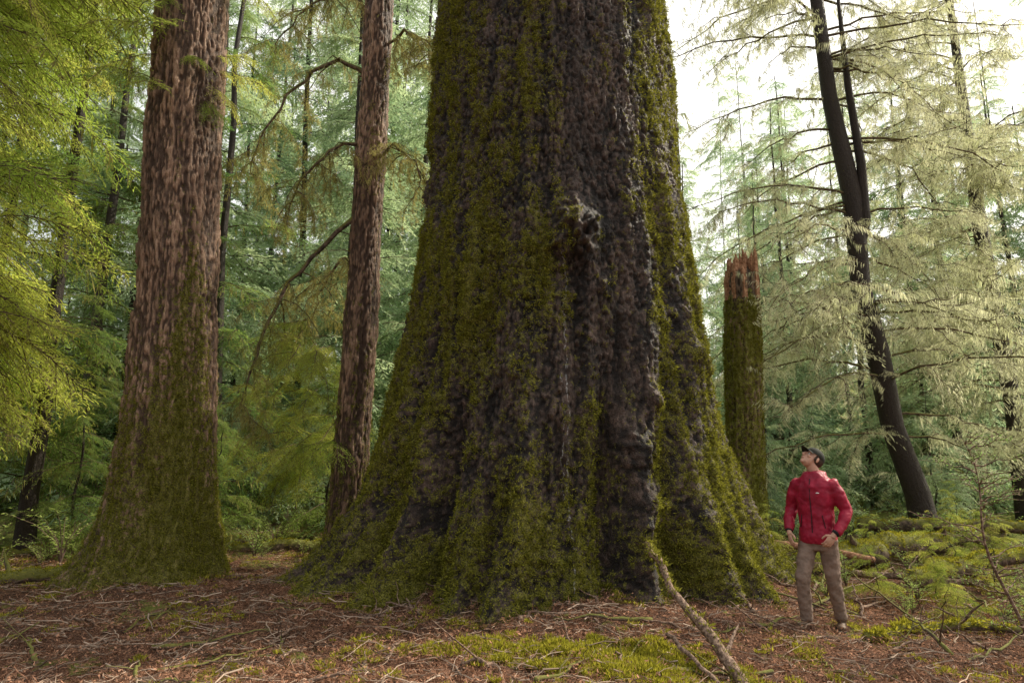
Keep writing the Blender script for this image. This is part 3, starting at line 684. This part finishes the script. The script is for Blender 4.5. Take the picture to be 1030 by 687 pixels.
def remeshed(name,G,mat,vox,smooth=4,disp=0,dsc=.08):
    o=obj(name,G.mesh(name,[mat]),man)
    m=o.modifiers.new('r','REMESH');m.mode='VOXEL';m.voxel_size=vox;m.use_smooth_shade=True
    m=o.modifiers.new('s','SMOOTH');m.iterations=smooth;m.factor=.5
    if disp:
        t=bpy.data.textures.new(name+'_folds','CLOUDS');t.noise_scale=dsc;t.noise_depth=2
        d=o.modifiers.new('d','DISPLACE');d.texture=t;d.strength=disp;d.mid_level=.5;d.texture_coords='LOCAL'
    return o
G=Geo()
G.add(*loft([(0,-.005,.82,.172,.135),(0,-.005,.90,.178,.14),(0,0,1.02,.166,.128),(0,0,1.15,.170,.130),(0,0,1.28,.188,.138),(0,0,1.38,.196,.132),(0,.005,1.44,.170,.112),(0,.01,1.49,.112,.092),(0,.012,1.525,.080,.083)]))
RA=[(-.160,.0,1.41),(-.222,.015,1.28),(-.262,.035,1.14),(-.262,-.05,1.04),(-.235,-.12,.945)]
LA=[(.160,.0,1.41),(.225,.02,1.28),(.275,.055,1.145),(.262,-.03,1.04),(.222,-.12,.945)]
for A in (RA,LA):
    G.add(*tube(A,[.076,.070,.062,.056,.045],14))
a=np.linspace(rad(-35),rad(215),12);G.add(*tube([(.092*math.cos(t),.02+.085*math.sin(t),1.497+.02*math.sin(t)) for t in a],[.016]+[.026]*10+[.016],8))
G.add(*ell((0,.115,1.44),(.10,.045,.07)))
jk=remeshed('red_jacket',G,MJ,.010,3,.034,.08)
G=Geo();G.add(*tube([(0,-.132,.85),(0,-.138,.95),(0,-.131,1.1),(0,-.140,1.26),(0,-.134,1.38),(0,-.112,1.45)],.0045,6))
G.add(*tube([(-.12,-.110,.98),(-.10,-.118,1.10)],.004,6));G.add(*tube([(.12,-.110,.98),(.10,-.118,1.10)],.004,6))
for A in (RA,LA):G.add(*tube([A[-1],np.array(A[-1])*1.12-np.array(A[-2])*.12],[.041,.038],12))
obj('zip_and_cuffs',G.mesh('zips',[MK]),man)
G=Geo();G.add(*ell((.075,-.136,1.315),(.018,.006,.006)));obj('chest_logo',G.mesh('logo',[MW]),man)
G=Geo();G.add(*loft([(0,0,.76,.15,.11),(0,0,.84,.162,.122),(0,0,.97,.155,.12)]))
RL=[(-.085,0,.86),(-.100,-.09,.68),(-.115,-.17,.50),(-.125,-.13,.30),(-.13,-.09,.10)]
LL_=[(.085,0,.86),(.095,.02,.68),(.10,.035,.50),(.105,.09,.30),(.11,.15,.10)]
for A in (RL,LL_):G.add(*tube(A,[.098,.086,.070,.064,.060],14))
remeshed('trousers',G,MT,.010,3,.028,.06)
for nm,(x,y,t) in (('right_boot',(-.13,-.09,-.25)),('left_boot',(.11,.15,.3))):
    G=Geo();R=Rz(t);B=[((0,.0,.10),(.046,.055,.075)),((0,.03,.045),(.042,.045,.045)),((0,-.06,.045),(.044,.09,.038)),((0,-.13,.04),(.046,.06,.032))]
    for c,r in B:G.add(*ell(R@np.array(c)+[x,y,0],r,R=R))
    remeshed(nm,G,MB,.008,2)
    G=Geo();s=loft([(0,-.065,.0,.05,.14),(0,-.065,.022,.052,.142)],24,2.6);G.add(s[0]@R.T+[x,y,0],s[1]);obj('boot_sole',G.mesh('sole',[MK]),man)
def hand(name,w,d,s,n):
    w,d,s,n=[np.array(v,float) for v in (w,d,s,n)]
    d/=np.linalg.norm(d);s=s-d*s.dot(d);s/=np.linalg.norm(s);n=np.cross(d,s)*np.sign(np.dot(np.cross(d,s),n))
    G=Geo();R=np.stack([s,n,d],-1)
    G.add(*tube([w-d*.05,w,w+d*.02],[.028,.026,.028],10));G.add(*ell(w+d*.05,(.042,.017,.052),R=R))
    for i,L in enumerate((.072,.080,.074,.058)):
        b=w+d*(.085-.004*abs(i-1))+s*(.030-.020*i)
        p1=b+d*L*.42+n*L*.12;p2=p1+d*L*.22+n*L*.28;p3=p2+d*L*.02+n*L*.28
        G.add(*tube([b-d*.02,b,p1,p2,p3],[.010,.0098,.0092,.0084,.0072],8))
    b=w+d*.022+s*.028;p1=b+(d*.6+s*.75)*.036+n*.008;p2=p1+(d*.9+s*.25+n*.3)*.028;p3=p2+(d*.9+n*.3)*.022
    G.add(*tube([b-s*.015,b,p1,p2,p3],[.013,.0125,.011,.0098,.008],8))
    remeshed(name,G,MS,.0035,2)
hand('right_hand',np.array(RA[-1])+[.008,-.02,-.025],(.25,-.35,-.9),(.6,-.6,.3),(.7,.4,.1))
hand('left_hand',np.array(LA[-1])+[-.02,-.02,-.025],(-.5,-.3,-.8),(-.6,-.5,.3),(-.5,.5,0))
# head
RH=Rz(rad(-34))@Rx(rad(-44));HC=np.array([-.005,.016,1.646])
def hv(V):return V@RH.T+HC
def hadd(G,vf,m=0):G.add(hv(vf[0]),vf[1],m)
G=Geo()
hadd(G,ell((0,.012,.025),(.074,.094,.094),24,16));hadd(G,ell((0,-.03,-.035),(.060,.062,.080),20,14))
hadd(G,ell((0,-.072,-.092),(.026,.022,.020)));hadd(G,ell((0,-.045,-.075),(.048,.045,.035)))
hadd(G,tube([(0,-.085,.015),(0,-.103,-.008),(0,-.116,-.030),(0,-.100,-.038)],[.009,.010,.0135,.010],10))
for s in (-1,1):
    hadd(G,ell((s*.011,-.100,-.035),(.008,.010,.007)));hadd(G,ell((s*.030,-.082,.020),(.024,.012,.008)))
    hadd(G,ell((s*.042,-.068,-.025),(.020,.020,.018)))
    hadd(G,ell((s*.078,.012,-.008),(.008,.018,.030),R=Rz(s*.35)))
hadd(G,ell((0,-.090,-.058),(.024,.012,.008)));hadd(G,ell((0,-.088,-.068),(.020,.012,.008)))
G.add(*tube([(0,.03,1.43),(0,.022,1.50),tuple(hv(np.array([[0,.02,-.05]]))[0]),tuple(hv(np.array([[0,.015,0]]))[0])],[.062,.058,.056,.06],16))
remeshed('head',G,MS,.0045,2)
G=Geo()
for s in (-1,1):hadd(G,ell((s*.031,-.0765,.004),(.0135,.011,.0085)))
obj('eyes',G.mesh('eyes',[MW]),man)
G=Geo()
for s in (-1,1):hadd(G,ell((s*.031,-.0855,.005),(.006,.004,.0065)))
obj('pupils',G.mesh('pupils',[ME]),man)
G=Geo()
hadd(G,tube([(-.022,-.0985,-.0635),(0,-.1025,-.0625),(.022,-.0985,-.0635)],[.002,.0035,.002],6));obj('lips',G.mesh('lips',[ML]),man)
G=Geo()
for s in (-1,1):hadd(G,tube([(s*.014,-.0925,.024),(s*.032,-.093,.029),(s*.050,-.079,.024)],[.003,.004,.002],6))
hadd(G,ell((0,.030,.015),(.079,.085,.082),24,16))
for s in (-1,1):hadd(G,ell((s*.070,-.012,.0),(.009,.014,.035)))
remeshed('hair',G,MH,.004,1)
n=32;m=12;ph=np.linspace(rad(2),rad(96),m);aa=np.arange(n)*2*math.pi/n
V=np.stack([.086*np.sin(ph)[:,None]*np.cos(aa),.006+.106*np.sin(ph)[:,None]*np.sin(aa),.040+.082*np.cos(ph)[:,None]+0*aa],-1).reshape(-1,3)
V2=V*[.96,.96,.96];G=Geo();hadd(G,(V,ringF(m,n)));hadd(G,(V2,ringF(m,n)))
bv=[];nu,nv=15,6
for k in range(2):
    for i in range(nv):
        for j in range(nu):
            t=(j/(nu-1)-.5)*2;f=i/(nv-1)
            x=t*.072;y0=-.098+.045*t*t;y=y0-f*.070*math.sqrt(max(0,1-t*t*.85));z=.040-f*.012-.016*t*t-k*.004
            bv.append((x,y,z))
bf=[]
for k in range(2):
    for i in range(nv-1):
        for j in range(nu-1):
            q=k*nu*nv+i*nu+j;bf.append((q,q+1,q+nu+1,q+nu))
hadd(G,(np.array(bv),np.array(bf)));hadd(G,ell((0,.006,.124),(.007,.007,.004)))
obj('baseball_cap',G.mesh('cap',[MC]),man)
G=Geo();G.add(*tube([(0,.02,1.46),(0,.014,1.512)],[.070,.064],20));obj('shirt_collar',G.mesh('collar',[MK]),man)

# ------------------------------------------------------------ light, sky, camera
sd=Vector((math.sin(rad(SUN_AZ))*math.cos(rad(SUN_EL)),math.cos(rad(SUN_AZ))*math.cos(rad(SUN_EL)),math.sin(rad(SUN_EL))))
w=bpy.data.worlds.new('World');scene.world=w;w.use_nodes=True;nt=w.node_tree;nt.nodes.clear()
sk=nt.nodes.new('ShaderNodeTexSky');sk.sky_type='NISHITA';sk.sun_disc=False;sk.sun_elevation=rad(SUN_EL);sk.sun_rotation=rad(SUN_AZ)
sk.air_density=1.;sk.dust_density=6.;sk.ozone_density=1.
# pale haze colour added to lift the sky's light, more on the sun's side
vd=nt.nodes.new('ShaderNodeVectorMath');vd.operation='DOT_PRODUCT'
nt.links.new(nd(nt,'ShaderNodeTexCoord').outputs['Generated'],vd.inputs[0]);vd.inputs[1].default_value=tuple(sd)
hcol=mixc(nt,mr(nt,vd.outputs['Value'],-.4,.85),(5.2,5.4,5.3),(16.,15.6,14.2))
hz=mixc(nt,.6,sk.outputs[0],hcol)
bg=nt.nodes.new('ShaderNodeBackground');bg.inputs[1].default_value=.15;wo=nt.nodes.new('ShaderNodeOutputWorld')
nt.links.new(hz,bg.inputs[0]);nt.links.new(bg.outputs[0],wo.inputs[0])
sl=bpy.data.lights.new('sun','SUN');sl.energy=5.;sl.angle=rad(.5);sl.color=(1,.91,.74)
so=bpy.data.objects.new('sun',sl);scene.collection.objects.link(so)
so.rotation_euler=sd.to_track_quat('Z','Y').to_euler();so.location=sd*50
cam=bpy.data.cameras.new('camera');cam.lens=24;cam.sensor_width=36;cam.clip_end=2000;cam.clip_start=.05
co=bpy.data.objects.new('camera',cam);scene.collection.objects.link(co);co.location=(0,0,1.6);co.rotation_euler=(rad(100),0,0);scene.camera=co
scene.view_settings.view_transform='Standard';scene.view_settings.look='None';scene.view_settings.exposure=0;scene.view_settings.gamma=1
print('BUILD',time.time()-T0)
